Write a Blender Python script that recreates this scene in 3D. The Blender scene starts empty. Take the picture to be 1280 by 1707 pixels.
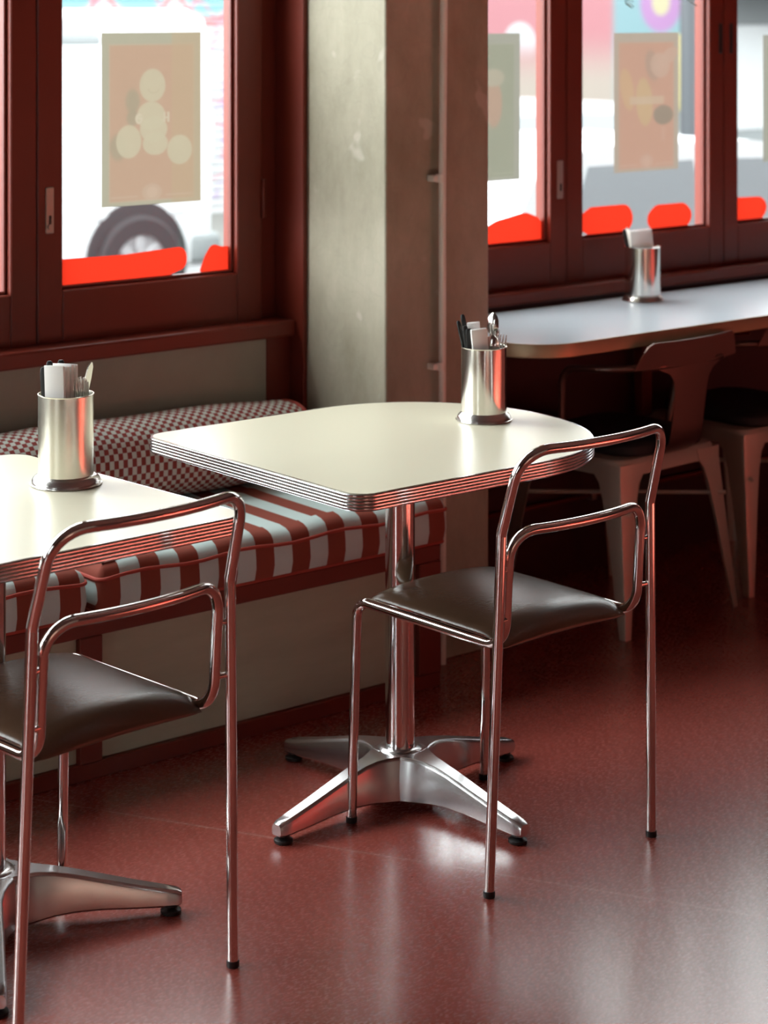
import bpy, bmesh, math, random
from mathutils import Vector, Matrix
random.seed(7)
C = bpy.context.scene
COL = C.collection
R = math.radians
PI = math.pi

# ---------------------------------------------------------------- camera
F_PX, IMG_W, IMG_H, HORIZON = 3550.0, 1280.0, 1707.0, 7.0
EYE = 1.655
cam_d = bpy.data.cameras.new('camera')
cam = bpy.data.objects.new('camera', cam_d)
COL.objects.link(cam)
cam.location = (0, 0, EYE)
cam.rotation_euler = (R(90), 0, -math.atan2(0.63577, 0.77188))
cam_d.sensor_fit = 'HORIZONTAL'
cam_d.sensor_width = 36.0
cam_d.lens = 36.0 * F_PX / IMG_W
cam_d.shift_y = -(IMG_H / 2 - HORIZON) / IMG_W      # shift lens: verticals stay vertical
cam_d.clip_start = 0.05
cam_d.clip_end = 200
cam_d.dof.use_dof = True
cam_d.dof.focus_distance = 4.05
cam_d.dof.aperture_fstop = 6.3
C.camera = cam

# ---------------------------------------------------------------- sky, exposure
C.view_settings.view_transform = 'Standard'
C.view_settings.look = 'None'
C.view_settings.gamma = 1.0
C.view_settings.exposure = 0.0
C.view_settings.use_curve_mapping = False
SKY = 7.0          # even overcast
GLOW = 15.0        # bright hazy patch of cloud where the sun stands, left of the street
w = bpy.data.worlds.new('overcast_sky')
C.world = w
w.use_nodes = True
wn, wl = w.node_tree.nodes, w.node_tree.links
bg = wn['Background']
bg.inputs['Color'].default_value = (0.95, 0.98, 1.0, 1)
tcw = wn.new('ShaderNodeTexCoord')
dp = wn.new('ShaderNodeVectorMath'); dp.operation = 'DOT_PRODUCT'
dp.inputs[1].default_value = Vector((-.62, .62, .48)).normalized()
wl.new(tcw.outputs['Generated'], dp.inputs[0])
def wmath(op, a, b):
    n = wn.new('ShaderNodeMath'); n.operation = op
    for i, v in enumerate((a, b)):
        if isinstance(v, (int, float)): n.inputs[i].default_value = v
        else: wl.new(v, n.inputs[i])
    return n.outputs[0]
lobe = wmath('POWER', wmath('MAXIMUM', dp.outputs['Value'], 0.0), 5.0)
wl.new(wmath('ADD', wmath('MULTIPLY', lobe, GLOW), SKY), bg.inputs['Strength'])

def portal(x0, x1, z0, z1, y, axis='y'):
    d = bpy.data.lights.new('window_portal', 'AREA')
    d.shape = 'RECTANGLE'; d.size = x1 - x0; d.size_y = z1 - z0
    d.cycles.is_portal = True
    o = bpy.data.objects.new('window_portal', d)
    o.location = ((x0 + x1) / 2, y, (z0 + z1) / 2)
    o.rotation_euler = (R(-90), 0, 0)
    if axis == 'x':
        o.location = (y, (x0 + x1) / 2, (z0 + z1) / 2); o.rotation_euler = (R(-90), 0, R(-90))
    COL.objects.link(o)
portal(-2.4, 3.33, 0.95, 2.6, 4.62)
portal(3.69, 9.3, 0.95, 2.6, 4.62)
portal(.85, 1.65, .15, 2.6, -4.12, 'x')

def lamp(name, loc, power, size, col=(1, .93, .84), rot=(0, 0, 0), shape='DISK', sy=None):
    d = bpy.data.lights.new(name, 'AREA'); d.shape = shape; d.size = size
    if sy: d.size_y = sy
    d.energy = power; d.color = col
    o = bpy.data.objects.new(name, d); o.location = loc; o.rotation_euler = rot
    COL.objects.link(o); return o

for lx, ly, pw in ((-.6, -4.0, 150), (4.7, .2, 290), (7.0, -.4, 90)):  # unseen fill lights, added to brighten the rear wall and off-frame floor
    l_ = lamp('fill_light', (lx, ly, 3.18), pw, .25)
    l_.data.spread = R(56)
# ---------------------------------------------------------------- materials
def mat(name, col, rough=0.5, metal=0.0, spec=0.5, coat=0.0, bump=None, var=None, trans=None):
    m = bpy.data.materials.new(name); m.use_nodes = True
    nt = m.node_tree; b = nt.nodes['Principled BSDF']
    b.inputs['Base Color'].default_value = (*col, 1)
    b.inputs['Roughness'].default_value = rough
    b.inputs['Metallic'].default_value = metal
    b.inputs['Specular IOR Level'].default_value = spec
    b.inputs['Coat Weight'].default_value = coat
    b.inputs['Coat Roughness'].default_value = 0.12
    if var or bump:
        tc = nt.nodes.new('ShaderNodeTexCoord')
    if var:      # (scale, colour2, amount, stretch)
        mp = nt.nodes.new('ShaderNodeMapping'); nt.links.new(tc.outputs['Object'], mp.inputs[0])
        mp.inputs['Scale'].default_value = var[3] if len(var) > 3 else (1, 1, 1)
        n = nt.nodes.new('ShaderNodeTexNoise'); n.inputs['Scale'].default_value = var[0]
        n.inputs['Detail'].default_value = 6; n.inputs['Roughness'].default_value = .65
        nt.links.new(mp.outputs[0], n.inputs['Vector'])
        r = nt.nodes.new('ShaderNodeValToRGB')
        r.color_ramp.elements[0].position = .5 - var[2] / 2; r.color_ramp.elements[1].position = .5 + var[2] / 2
        r.color_ramp.elements[0].color = (*col, 1); r.color_ramp.elements[1].color = (*var[1], 1)
        nt.links.new(n.outputs[0], r.inputs[0]); nt.links.new(r.outputs[0], b.inputs['Base Color'])
    if bump:     # (scale, strength, stretch)
        mp2 = nt.nodes.new('ShaderNodeMapping'); nt.links.new(tc.outputs['Object'], mp2.inputs[0])
        mp2.inputs['Scale'].default_value = bump[2] if len(bump) > 2 else (1, 1, 1)
        n2 = nt.nodes.new('ShaderNodeTexNoise'); n2.inputs['Scale'].default_value = bump[0]
        n2.inputs['Detail'].default_value = 4
        nt.links.new(mp2.outputs[0], n2.inputs['Vector'])
        bp = nt.nodes.new('ShaderNodeBump'); bp.inputs['Strength'].default_value = bump[1]
        bp.inputs['Distance'].default_value = 0.004
        nt.links.new(n2.outputs[0], bp.inputs['Height']); nt.links.new(bp.outputs[0], b.inputs['Normal'])
    return m

M = {}
M['red_paint'] = mat('dark_red_gloss_paint', (.165, .026, .015), .36, spec=.32, bump=(30, .05))
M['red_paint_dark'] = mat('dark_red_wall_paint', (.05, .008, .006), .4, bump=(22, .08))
M['concrete'] = mat('raw_concrete', (.52, .48, .375), .85, var=(4, (.30, .275, .195), .42, (1, 1, .5)), bump=(45, .25))
M['plaster'] = mat('grey_plaster_panel', (.40, .39, .31), .8, var=(4, (.33, .315, .25), .5), bump=(30, .12))
M['ply'] = mat('whitewashed_bench_panel', (.46, .45, .33), .6, var=(5, (.36, .34, .245), .55, (.6, 1, 3)), bump=(25, .1))
M['ceiling'] = mat('ceiling_paint', (.12, .10, .09), .9)
M['room_wall'] = mat('room_wall_paint', (.13, .05, .04), .8)
M['rear_wall'] = mat('beige_rear_wall', (.42, .37, .30), .8)
M['laminate'] = mat('cream_laminate', (.68, .635, .49), .3, spec=.45, bump=(400, .02))
M['counter_top'] = mat('pale_grey_laminate', (.62, .68, .74), .24, spec=.5)
M['chrome'] = mat('chrome_tube', (.76, .73, .71), .07, 1.0)
M['edge_metal'] = mat('ribbed_aluminium', (.72, .72, .73), .18, 1.0)
M['post_metal'] = mat('polished_steel_post', (.82, .81, .80), .09, 1.0)
M['cast_alu'] = mat('cast_aluminium', (.74, .75, .76), .24, 1.0, bump=(9, .02))
M['brushed'] = mat('brushed_steel', (.80, .77, .68), .27, 1.0, bump=(60, .04, (1, 1, .02)))
M['polished'] = mat('polished_steel', (.84, .82, .77), .15, 1.0)
M['satin'] = mat('satin_steel', (.80, .78, .75), .22, 1.0)
M['counter_edge'] = mat('brushed_brass_edge', (.50, .38, .24), .42, .8)
M['galv'] = mat('raw_steel_sheet', (.60, .55, .46), .42, .6, bump=(25, .06))
M['dark_steel'] = mat('dark_lacquered_steel', (.20, .13, .11), .30, .85)
M['conduit'] = mat('galvanised_conduit', (.88, .87, .78), .34, .1)
M['leather'] = mat('brown_leather', (.095, .053, .031), .27, spec=.5, bump=(160, .10), var=(9, (.11, .065, .039), .5))
M['black_plastic'] = mat('black_plastic', (.012, .012, .012), .4)
M['black_pad'] = mat('black_seat_pad', (.01, .01, .01), .6)
M['paper'] = mat('white_paper', (.84, .82, .79), .85)
M['piping'] = mat('red_piping', (.42, .06, .04), .7)
M['lock'] = mat('aged_steel_lock', (.42, .36, .32), .4, .7)
M['tire'] = mat('tyre_rubber', (.022, .022, .025), .8)
M['car_white'] = mat('white_car_paint', (.62, .63, .64), .25, coat=.6)
M['car_silver'] = mat('silver_car_paint', (.46, .47, .48), .35, coat=.2)
M['car_pale'] = mat('pale_car_paint', (.36, .365, .37), .28, coat=.5)
M['car_glass'] = mat('car_window_glass', (.20, .22, .235), .10, spec=.6)
M['hub'] = mat('alloy_wheel', (.34, .34, .35), .35, .3)
M['asphalt'] = mat('street_asphalt', (.17, .17, .175), .9)
M['pavement'] = mat('pavement_slab', (.12, .118, .11), .9)
M['leaf'] = mat('trailing_leaf', (.045, .07, .025), .5)
M['terracotta'] = mat('terracotta_pot', (.30, .12, .07), .8)
M['store_grey'] = mat('grey_shopfront', (.22, .235, .24), .7)
M['awning'] = mat('white_awning', (.34, .34, .38), .8)
M['awning_blue'] = mat('blue_awning_band', (.12, .15, .34), .8)
M['pole'] = mat('grey_street_pole', (.05, .055, .062), .6)
M['mural_yellow'] = mat('yellow_panel', (.42, .36, .14), .7)

def glass_mat():
    m = bpy.data.materials.new('window_glass'); m.use_nodes = True
    nt = m.node_tree; nt.nodes.clear()
    o = nt.nodes.new('ShaderNodeOutputMaterial'); mx = nt.nodes.new('ShaderNodeMixShader')
    t = nt.nodes.new('ShaderNodeBsdfTransparent'); t.inputs[0].default_value = (.96, .98, .97, 1)
    g = nt.nodes.new('ShaderNodeBsdfGlossy'); g.inputs['Roughness'].default_value = .01
    fr = nt.nodes.new('ShaderNodeFresnel'); fr.inputs[0].default_value = 1.5
    ge = nt.nodes.new('ShaderNodeNewGeometry'); mr = nt.nodes.new('ShaderNodeMapRange')
    mr.inputs[3].default_value = 1.5; mr.inputs[4].default_value = 1 / 1.5     # same reflectance entering and leaving the pane
    nt.links.new(ge.outputs['Backfacing'], mr.inputs[0]); nt.links.new(mr.outputs[0], fr.inputs[0])
    nt.links.new(fr.outputs[0], mx.inputs[0]); nt.links.new(t.outputs[0], mx.inputs[1]); nt.links.new(g.outputs[0], mx.inputs[2])
    nt.links.new(mx.outputs[0], o.inputs[0]); return m
M['glass'] = glass_mat()

def translucent_mat(name, col, tcol, share=.7, rough=.5):
    m = bpy.data.materials.new(name); m.use_nodes = True
    nt = m.node_tree; nt.nodes.clear()
    o = nt.nodes.new('ShaderNodeOutputMaterial'); mx = nt.nodes.new('ShaderNodeMixShader'); mx.inputs[0].default_value = share
    d = nt.nodes.new('ShaderNodeBsdfDiffuse'); d.inputs[0].default_value = (*col, 1)
    t = nt.nodes.new('ShaderNodeBsdfTranslucent'); t.inputs[0].default_value = (*tcol, 1)
    nt.links.new(d.outputs[0], mx.inputs[1]); nt.links.new(t.outputs[0], mx.inputs[2]); nt.links.new(mx.outputs[0], o.inputs[0])
    return m, d, t
M['decal'] = translucent_mat('red_window_vinyl', (.70, .07, .035), (.29, .0128, .0052), .85)[0]

class SN:        # tiny helper to write shader maths
    def __init__(s, m): s.nt = m.node_tree
    def math(s, op, a, b=None, c=None):
        n = s.nt.nodes.new('ShaderNodeMath'); n.operation = op
        for i, v in enumerate((a, b, c)):
            if v is None: continue
            if isinstance(v, (int, float)): n.inputs[i].default_value = v
            else: s.nt.links.new(v, n.inputs[i])
        return n.outputs[0]
    def xyz(s, kind='Object'):
        tc = s.nt.nodes.new('ShaderNodeTexCoord'); sp = s.nt.nodes.new('ShaderNodeSeparateXYZ')
        s.nt.links.new(tc.outputs[kind], sp.inputs[0]); return sp.outputs
    def mix(s, fac, a, b):
        n = s.nt.nodes.new('ShaderNodeMix'); n.data_type = 'RGBA'
        if isinstance(fac, (int, float)): n.inputs[0].default_value = fac
        else: s.nt.links.new(fac, n.inputs[0])
        for i, v in ((6, a), (7, b)):
            if isinstance(v, tuple): n.inputs[i].default_value = (*v, 1)
            else: s.nt.links.new(v, n.inputs[i])
        return n.outputs[2]
    def gain(s, c, k):
        n = s.nt.nodes.new('ShaderNodeVectorMath'); n.operation = 'SCALE'; n.inputs['Scale'].default_value = k
        s.nt.links.new(c, n.inputs[0]); return n.outputs[0]
    def ell(s, x, z, cx, cz, a, b, soft=.12, rot=0):
        dx = s.math('SUBTRACT', x, cx); dz = s.math('SUBTRACT', z, cz)
        if rot:
            c, q = math.cos(rot), math.sin(rot)
            ex = s.math('ADD', s.math('MULTIPLY', dx, c), s.math('MULTIPLY', dz, q))
            ez = s.math('SUBTRACT', s.math('MULTIPLY', dz, c), s.math('MULTIPLY', dx, q)); dx, dz = ex, ez
        r = s.math('SQRT', s.math('ADD', s.math('POWER', s.math('ABSOLUTE', s.math('DIVIDE', dx, a)), 2), s.math('POWER', s.math('ABSOLUTE', s.math('DIVIDE', dz, b)), 2)))
        return s.step(r, 1 + soft, 1 - soft)
    def box(s, x, z, cx, cz, a, b, soft=.06):
        r = s.math('MAXIMUM', s.math('DIVIDE', s.math('ABSOLUTE', s.math('SUBTRACT', x, cx)), a), s.math('DIVIDE', s.math('ABSOLUTE', s.math('SUBTRACT', z, cz)), b))
        return s.step(r, 1 + soft, 1 - soft)
    def step(s, v, lo, hi):
        n = s.nt.nodes.new('ShaderNodeMapRange'); n.interpolation_type = 'SMOOTHSTEP'
        s.nt.links.new(v, n.inputs[0]); n.inputs[1].default_value = min(lo, hi); n.inputs[2].default_value = max(lo, hi)
        n.inputs[3].default_value = 1.0 if lo > hi else 0.0; n.inputs[4].default_value = 0.0 if lo > hi else 1.0
        return n.outputs[0]

def floor_mat():
    m = mat('red_linoleum', (.20, .04, .03), .36, spec=1.0, coat=.30)
    m.node_tree.nodes['Principled BSDF'].inputs['Coat Roughness'].default_value = .18
    S = SN(m); nt = m.node_tree; b = nt.nodes['Principled BSDF']
    tc = nt.nodes.new('ShaderNodeTexCoord')
    mp = nt.nodes.new('ShaderNodeMapping'); mp.inputs['Rotation'].default_value = (0, 0, R(60)); mp.inputs['Scale'].default_value = (1, 3.2, 1)
    nt.links.new(tc.outputs['Object'], mp.inputs[0])
    n = nt.nodes.new('ShaderNodeTexNoise'); n.inputs['Scale'].default_value = 75; n.inputs['Detail'].default_value = 4; n.inputs['Roughness'].default_value = .6
    nt.links.new(mp.outputs[0], n.inputs[0])
    n2 = nt.nodes.new('ShaderNodeTexNoise'); n2.inputs['Scale'].default_value = 2.2; n2.inputs['Detail'].default_value = 3
    nt.links.new(tc.outputs['Object'], n2.inputs[0])
    c = S.mix(S.step(n.outputs[0], .35, .7), (.275, .051, .036), (.298, .061, .044))
    c = S.mix(S.math('MULTIPLY', S.step(n2.outputs[0], .35, .7), .35), c, (.235, .043, .031))
    # seam of the sheet, running across the floor
    x, y, z = S.xyz()
    ax, ay, bx, by = 2.483, 3.467, 2.989, 2.536
    L = math.hypot(bx - ax, by - ay); nx, ny = (by - ay) / L, -(bx - ax) / L
    d = S.math('ABSOLUTE', S.math('ADD', S.math('MULTIPLY', S.math('SUBTRACT', x, ax), nx), S.math('MULTIPLY', S.math('SUBTRACT', y, ay), ny)))
    seam = S.step(d, .0034, .0014)
    c = S.mix(S.math('MULTIPLY', seam, .7), c, (.50, .26, .22))
    # specks of dirt
    v = nt.nodes.new('ShaderNodeTexVoronoi'); v.inputs['Scale'].default_value = 3.2
    nt.links.new(tc.outputs['Object'], v.inputs[0])
    c = S.mix(S.step(v.outputs['Distance'], .010, .006), c, (.02, .008, .006))
    nt.links.new(c, b.inputs['Base Color'])
    rr = nt.nodes.new('ShaderNodeMapRange'); nt.links.new(n.outputs[0], rr.inputs[0])
    rr.inputs[1].default_value = .3; rr.inputs[2].default_value = .7; rr.inputs[3].default_value = .23; rr.inputs[4].default_value = .30
    nt.links.new(rr.outputs[0], b.inputs['Roughness'])
    bp = nt.nodes.new('ShaderNodeBump'); bp.inputs['Strength'].default_value = .01; bp.inputs['Distance'].default_value = .001
    h = S.math('ADD', n.outputs[0], S.math('MULTIPLY', seam, 1.2))
    nt.links.new(h, bp.inputs['Height']); nt.links.new(bp.outputs[0], b.inputs['Normal'])
    return m
M['floor'] = floor_mat()

def concrete_mat():
    m = M['concrete']; S = SN(m); nt = m.node_tree; b = nt.nodes['Principled BSDF']
    base = b.inputs['Base Color'].links[0].from_socket
    tc = nt.nodes.new('ShaderNodeTexCoord')
    n = nt.nodes.new('ShaderNodeTexNoise'); n.inputs['Scale'].default_value = 7; n.inputs['Detail'].default_value = 8; n.inputs['Distortion'].default_value = 1.2
    nt.links.new(tc.outputs['Object'], n.inputs[0])
    v = S.math('ABSOLUTE', S.math('SUBTRACT', n.outputs[0], .52))
    crack = S.math('MULTIPLY', S.step(v, .030, .002), .08)
    c = S.mix(crack, base, (.22, .20, .16))
    n3 = nt.nodes.new('ShaderNodeTexNoise'); n3.inputs['Scale'].default_value = 9; n3.inputs['Detail'].default_value = 2
    nt.links.new(tc.outputs['Object'], n3.inputs[0])
    c = S.mix(S.math('MULTIPLY', S.step(n3.outputs[0], .66, .72), .5), c, (.62, .58, .50))
    nt.links.new(c, b.inputs['Base Color'])
concrete_mat()

def stripe_mat(name, x0):
    m = mat(name, (.6, .7, .68), .85, bump=(500, .12))
    S = SN(m); b = m.node_tree.nodes['Principled BSDF']
    geo = m.node_tree.nodes.new('ShaderNodeNewGeometry'); sp = m.node_tree.nodes.new('ShaderNodeSeparateXYZ')
    tc = m.node_tree.nodes.new('ShaderNodeTexCoord'); m.node_tree.links.new(tc.outputs['Object'], sp.inputs[0])
    x = sp.outputs[0]
    f = S.math('FRACT', S.math('DIVIDE', S.math('SUBTRACT', x, x0 - 10 * .1028), .1028))
    k = S.math('ABSOLUTE', S.math('SUBTRACT', f, .25))          # distance from the rust stripe centre
    k = S.math('MINIMUM', k, S.math('SUBTRACT', 1.0, k))
    c = S.mix(S.step(k, .253, .247), (.58, .70, .68), (.27, .055, .032))
    m.node_tree.links.new(c, b.inputs['Base Color']); return m
M['stripe_a'] = stripe_mat('striped_fabric', 2.524)
M['stripe_b'] = stripe_mat('striped_fabric_left', 2.220)

def check_mat():
    m = mat('checked_fabric', (.5, .5, .5), .85, bump=(500, .12))
    S = SN(m); nt = m.node_tree; b = nt.nodes['Principled BSDF']
    uv = nt.nodes.new('ShaderNodeUVMap')
    ck = nt.nodes.new('ShaderNodeTexChecker'); ck.inputs['Scale'].default_value = 1.0
    ck.inputs[1].default_value = (.60, .64, .58, 1); ck.inputs[2].default_value = (.27, .045, .035, 1)
    nt.links.new(uv.outputs[0], ck.inputs[0]); nt.links.new(ck.outputs[0], b.inputs['Base Color'])
    return m
M['check'] = check_mat()

# ---------------------------------------------------------------- mesh helpers
class MB:
    def __init__(s): s.bm = bmesh.new()
    def quad(s, vs):
        return s.bm.faces.new([s.bm.verts.new(v) for v in vs])
    def box(s, x0, x1, y0, y1, z0, z1, bevel=0, seg=2, mtx=None):
        r = bmesh.ops.create_cube(s.bm, size=1)
        vs = r['verts']
        for v in vs:
            v.co = Vector(((x0 + x1) / 2 + v.co.x * (x1 - x0), (y0 + y1) / 2 + v.co.y * (y1 - y0), (z0 + z1) / 2 + v.co.z * (z1 - z0)))
        if bevel:
            es = list({e for v in vs for e in v.link_edges})
            r2 = bmesh.ops.bevel(s.bm, geom=es, offset=bevel, segments=seg, affect='EDGES', profile=.5)
            vs = list({v for f in r2['faces'] for v in f.verts} | {v for v in vs if v.is_valid})
        if mtx is not None:
            for v in vs: v.co = mtx @ v.co
        return s
    def loft(s, rings, closed=True, caps=True):
        vr = [[s.bm.verts.new(p) for p in r] for r in rings]
        n = len(vr[0])
        for a, b in zip(vr[:-1], vr[1:]):
            for i in range(n if closed else n - 1):
                j = (i + 1) % n
                s.bm.faces.new((a[i], a[j], b[j], b[i]))
        if caps and closed:
            s.bm.faces.new(list(reversed(vr[0]))); s.bm.faces.new(vr[-1])
        return vr
    def tube(s, pts, r, seg=14, cyclic=False, caps=True, radii=None):
        pts = [Vector(p) for p in pts]
        n = len(pts); rings = []
        T = []
        for i in range(n):
            a = pts[i - 1] if (i > 0 or cyclic) else pts[i]
            b = pts[(i + 1) % n] if (i < n - 1 or cyclic) else pts[i]
            T.append((b - a).normalized())
        up = Vector((0, 0, 1)) if abs(T[0].z) < .9 else Vector((1, 0, 0))
        N = (up - T[0] * up.dot(T[0])).normalized()
        for i in range(n):
            N = (N - T[i] * N.dot(T[i])).normalized(); B = T[i].cross(N)
            rr = radii[i] if radii else r
            rings.append([pts[i] + (N * math.cos(2 * PI * k / seg) + B * math.sin(2 * PI * k / seg)) * rr for k in range(seg)])
        if cyclic: rings.append(rings[0])
        s.loft(rings, True, caps and not cyclic); return s
    def lathe(s, prof, c=(0, 0, 0), seg=40, caps=True, sx=1, sy=1):
        rings = [[(c[0] + sx * r * math.cos(2 * PI * k / seg), c[1] + sy * r * math.sin(2 * PI * k / seg), c[2] + z) for k in range(seg)] for r, z in prof]
        s.loft(rings, True, caps); return s
    def prism(s, outline, z0, z1, bevel=0, seg=2):
        v0 = [s.bm.verts.new((x, y, z0)) for x, y in outline]; v1 = [s.bm.verts.new((x, y, z1)) for x, y in outline]
        f0 = s.bm.faces.new(list(reversed(v0))); f1 = s.bm.faces.new(v1); n = len(v0)
        for i in range(n): s.bm.faces.new((v0[i], v0[(i + 1) % n], v1[(i + 1) % n], v1[i]))
        if bevel:
            bmesh.ops.bevel(s.bm, geom=list(f0.edges) + list(f1.edges), offset=bevel, segments=seg, affect='EDGES', profile=.5)
        return s
    def xf(s, mtx):
        bmesh.ops.transform(s.bm, matrix=mtx, verts=s.bm.verts); return s
    def build(s, name, m, parent=None, smooth=True, angle=40, loc=None):
        bmesh.ops.remove_doubles(s.bm, verts=s.bm.verts, dist=1e-6)
        bmesh.ops.recalc_face_normals(s.bm, faces=s.bm.faces)
        me = bpy.data.meshes.new(name); s.bm.to_mesh(me); s.bm.free()
        me.materials.append(m)
        if smooth:
            me.polygons.foreach_set('use_smooth', [True] * len(me.polygons))
            try: me.set_sharp_from_angle(angle=R(angle))
            except Exception: pass
        o = bpy.data.objects.new(name, me); COL.objects.link(o)
        if parent is not None: o.parent = parent
        if loc is not None: o.location = loc
        return o

def tag(o, label=None, cat=None, group=None, kind=None):
    if label: o['label'] = label
    if cat: o['category'] = cat
    if group: o['group'] = group
    if kind: o['kind'] = kind
    return o
def thing(name, label, cat, loc=(0, 0, 0), rotz=0, group=None):
    o = bpy.data.objects.new(name, None); o.empty_display_size = .1; COL.objects.link(o)
    o.location = loc; o.rotation_euler = (0, 0, rotz)
    return tag(o, label, cat, group)
def struct(name, mb, m, parent=None, smooth=False):
    o = mb.build(name, m, parent, smooth)
    if parent is None: o['kind'] = 'structure'
    return o
def copy_tree(o, parent=None):
    c = o.copy(); COL.objects.link(c)
    if parent is not None: c.parent = parent
    for ch in list(o.children): copy_tree(ch, c)
    return c

def fillet(pts, rads, n=8, closed=False):
    pts = [Vector(p) for p in pts]; out = []; N = len(pts)
    for i in range(N):
        r = rads[i]
        if r == 0 or (not closed and i in (0, N - 1)): out.append(pts[i].copy()); continue
        p = pts[i]; a = (pts[i - 1] - p).normalized(); b = (pts[(i + 1) % N] - p).normalized()
        ang = a.angle(b); t = r / math.tan(ang / 2)
        c = p + (a + b).normalized() * (r / math.sin(ang / 2))
        s0 = p + a * t - c; s1 = p + b * t - c; tot = s0.angle(s1)
        for k in range(n + 1):
            f = k / n
            out.append(c + (s0 * math.sin((1 - f) * tot) + s1 * math.sin(f * tot)) / math.sin(tot))
    return out
def resample(pts, step):
    out = [pts[0]]
    for a, b in zip(pts[:-1], pts[1:]):
        n = max(1, int((b - a).length / step))
        for k in range(1, n + 1): out.append(a.lerp(b, k / n))
    return out

# ---------------------------------------------------------------- room shell
YF = 4.475           # room face of the window frames
YG = 4.512           # glass
struct('floor', MB().box(-4, 13, -5, 4.44, -.12, 0), M['floor'])
struct('ceiling', MB().box(-4, 13, -5, 4.6, 3.2, 3.3), M['ceiling'])
struct('wall_back', MB().box(-4, 3.6, -5.1, -5, -.1, 3.25), M['rear_wall'])
struct('wall_back_right', MB().box(3.6, 13, -5.1, -5, -.1, 3.25), M['room_wall'])
lw = MB(); lw.box(-4.1, -4, -5, .85, -.1, 3.25); lw.box(-4.1, -4, 1.65, 4.6, -.1, 3.25)
lw.box(-4.1, -4, .85, 1.65, 2.6, 3.25); lw.box(-4.1, -4, .85, 1.65, -.1, .12)
struct('wall_left', lw, M['room_wall'])
struct('wall_right', MB().box(13, 13.1, -5, 4.6, -.1, 3.25), M['room_wall'])
# the window wall: plinth below the sills, header above
struct('wall_front', MB().box(-4, 3.255, 4.43, 4.60, -.1, .80), M['plaster'])
struct('wall_front_right', MB().box(3.689, 13, 4.43, 4.60, -.1, .805), M['red_paint_dark'])
struct('wall_header', MB().box(-4, 13, 4.47, 4.60, 2.6, 3.2), M['red_paint_dark'])
struct('trim_1', MB().box(3.255, 3.329, 4.425, 4.60, -.1, .795, .003), M['red_paint'])
# jamb between the left windows and the column, and the sills
struct('trim_2', MB().box(3.33, 3.3435, 4.37, 4.60, 0, 2.62, .003), M['red_paint'])
sill = MB(); sill.box(-4, 3.3295, 4.40, 4.60, .797, .838, .006)
struct('trim_3', sill, M['red_paint'])
sill = MB(); sill.box(3.6885, 13, 4.415, 4.60, .803, .838, .005)
struct('trim_4', sill, M['red_paint'])
# fixed frame beside the opening sash on the left bank
struct('trim_5', MB().box(3.279, 3.3295, 4.488, 4.56, .838, 2.6, .004), M['red_paint'])
# outside wall stubs left and right of the banks
struct('wall_stub', MB().box(-4, -2.5, 4.47, 4.6, .8, 2.7), M['red_paint_dark'])
struct('wall_stub_right', MB().box(9.4, 13, 4.47, 4.6, .8, 2.7), M['red_paint_dark'])
# concrete column
col = MB(); col.box(3.344, 3.688, 4.053, 4.60, 0, 3.2, .006, 2)
struct('wall_column', col, M['concrete'])

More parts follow.
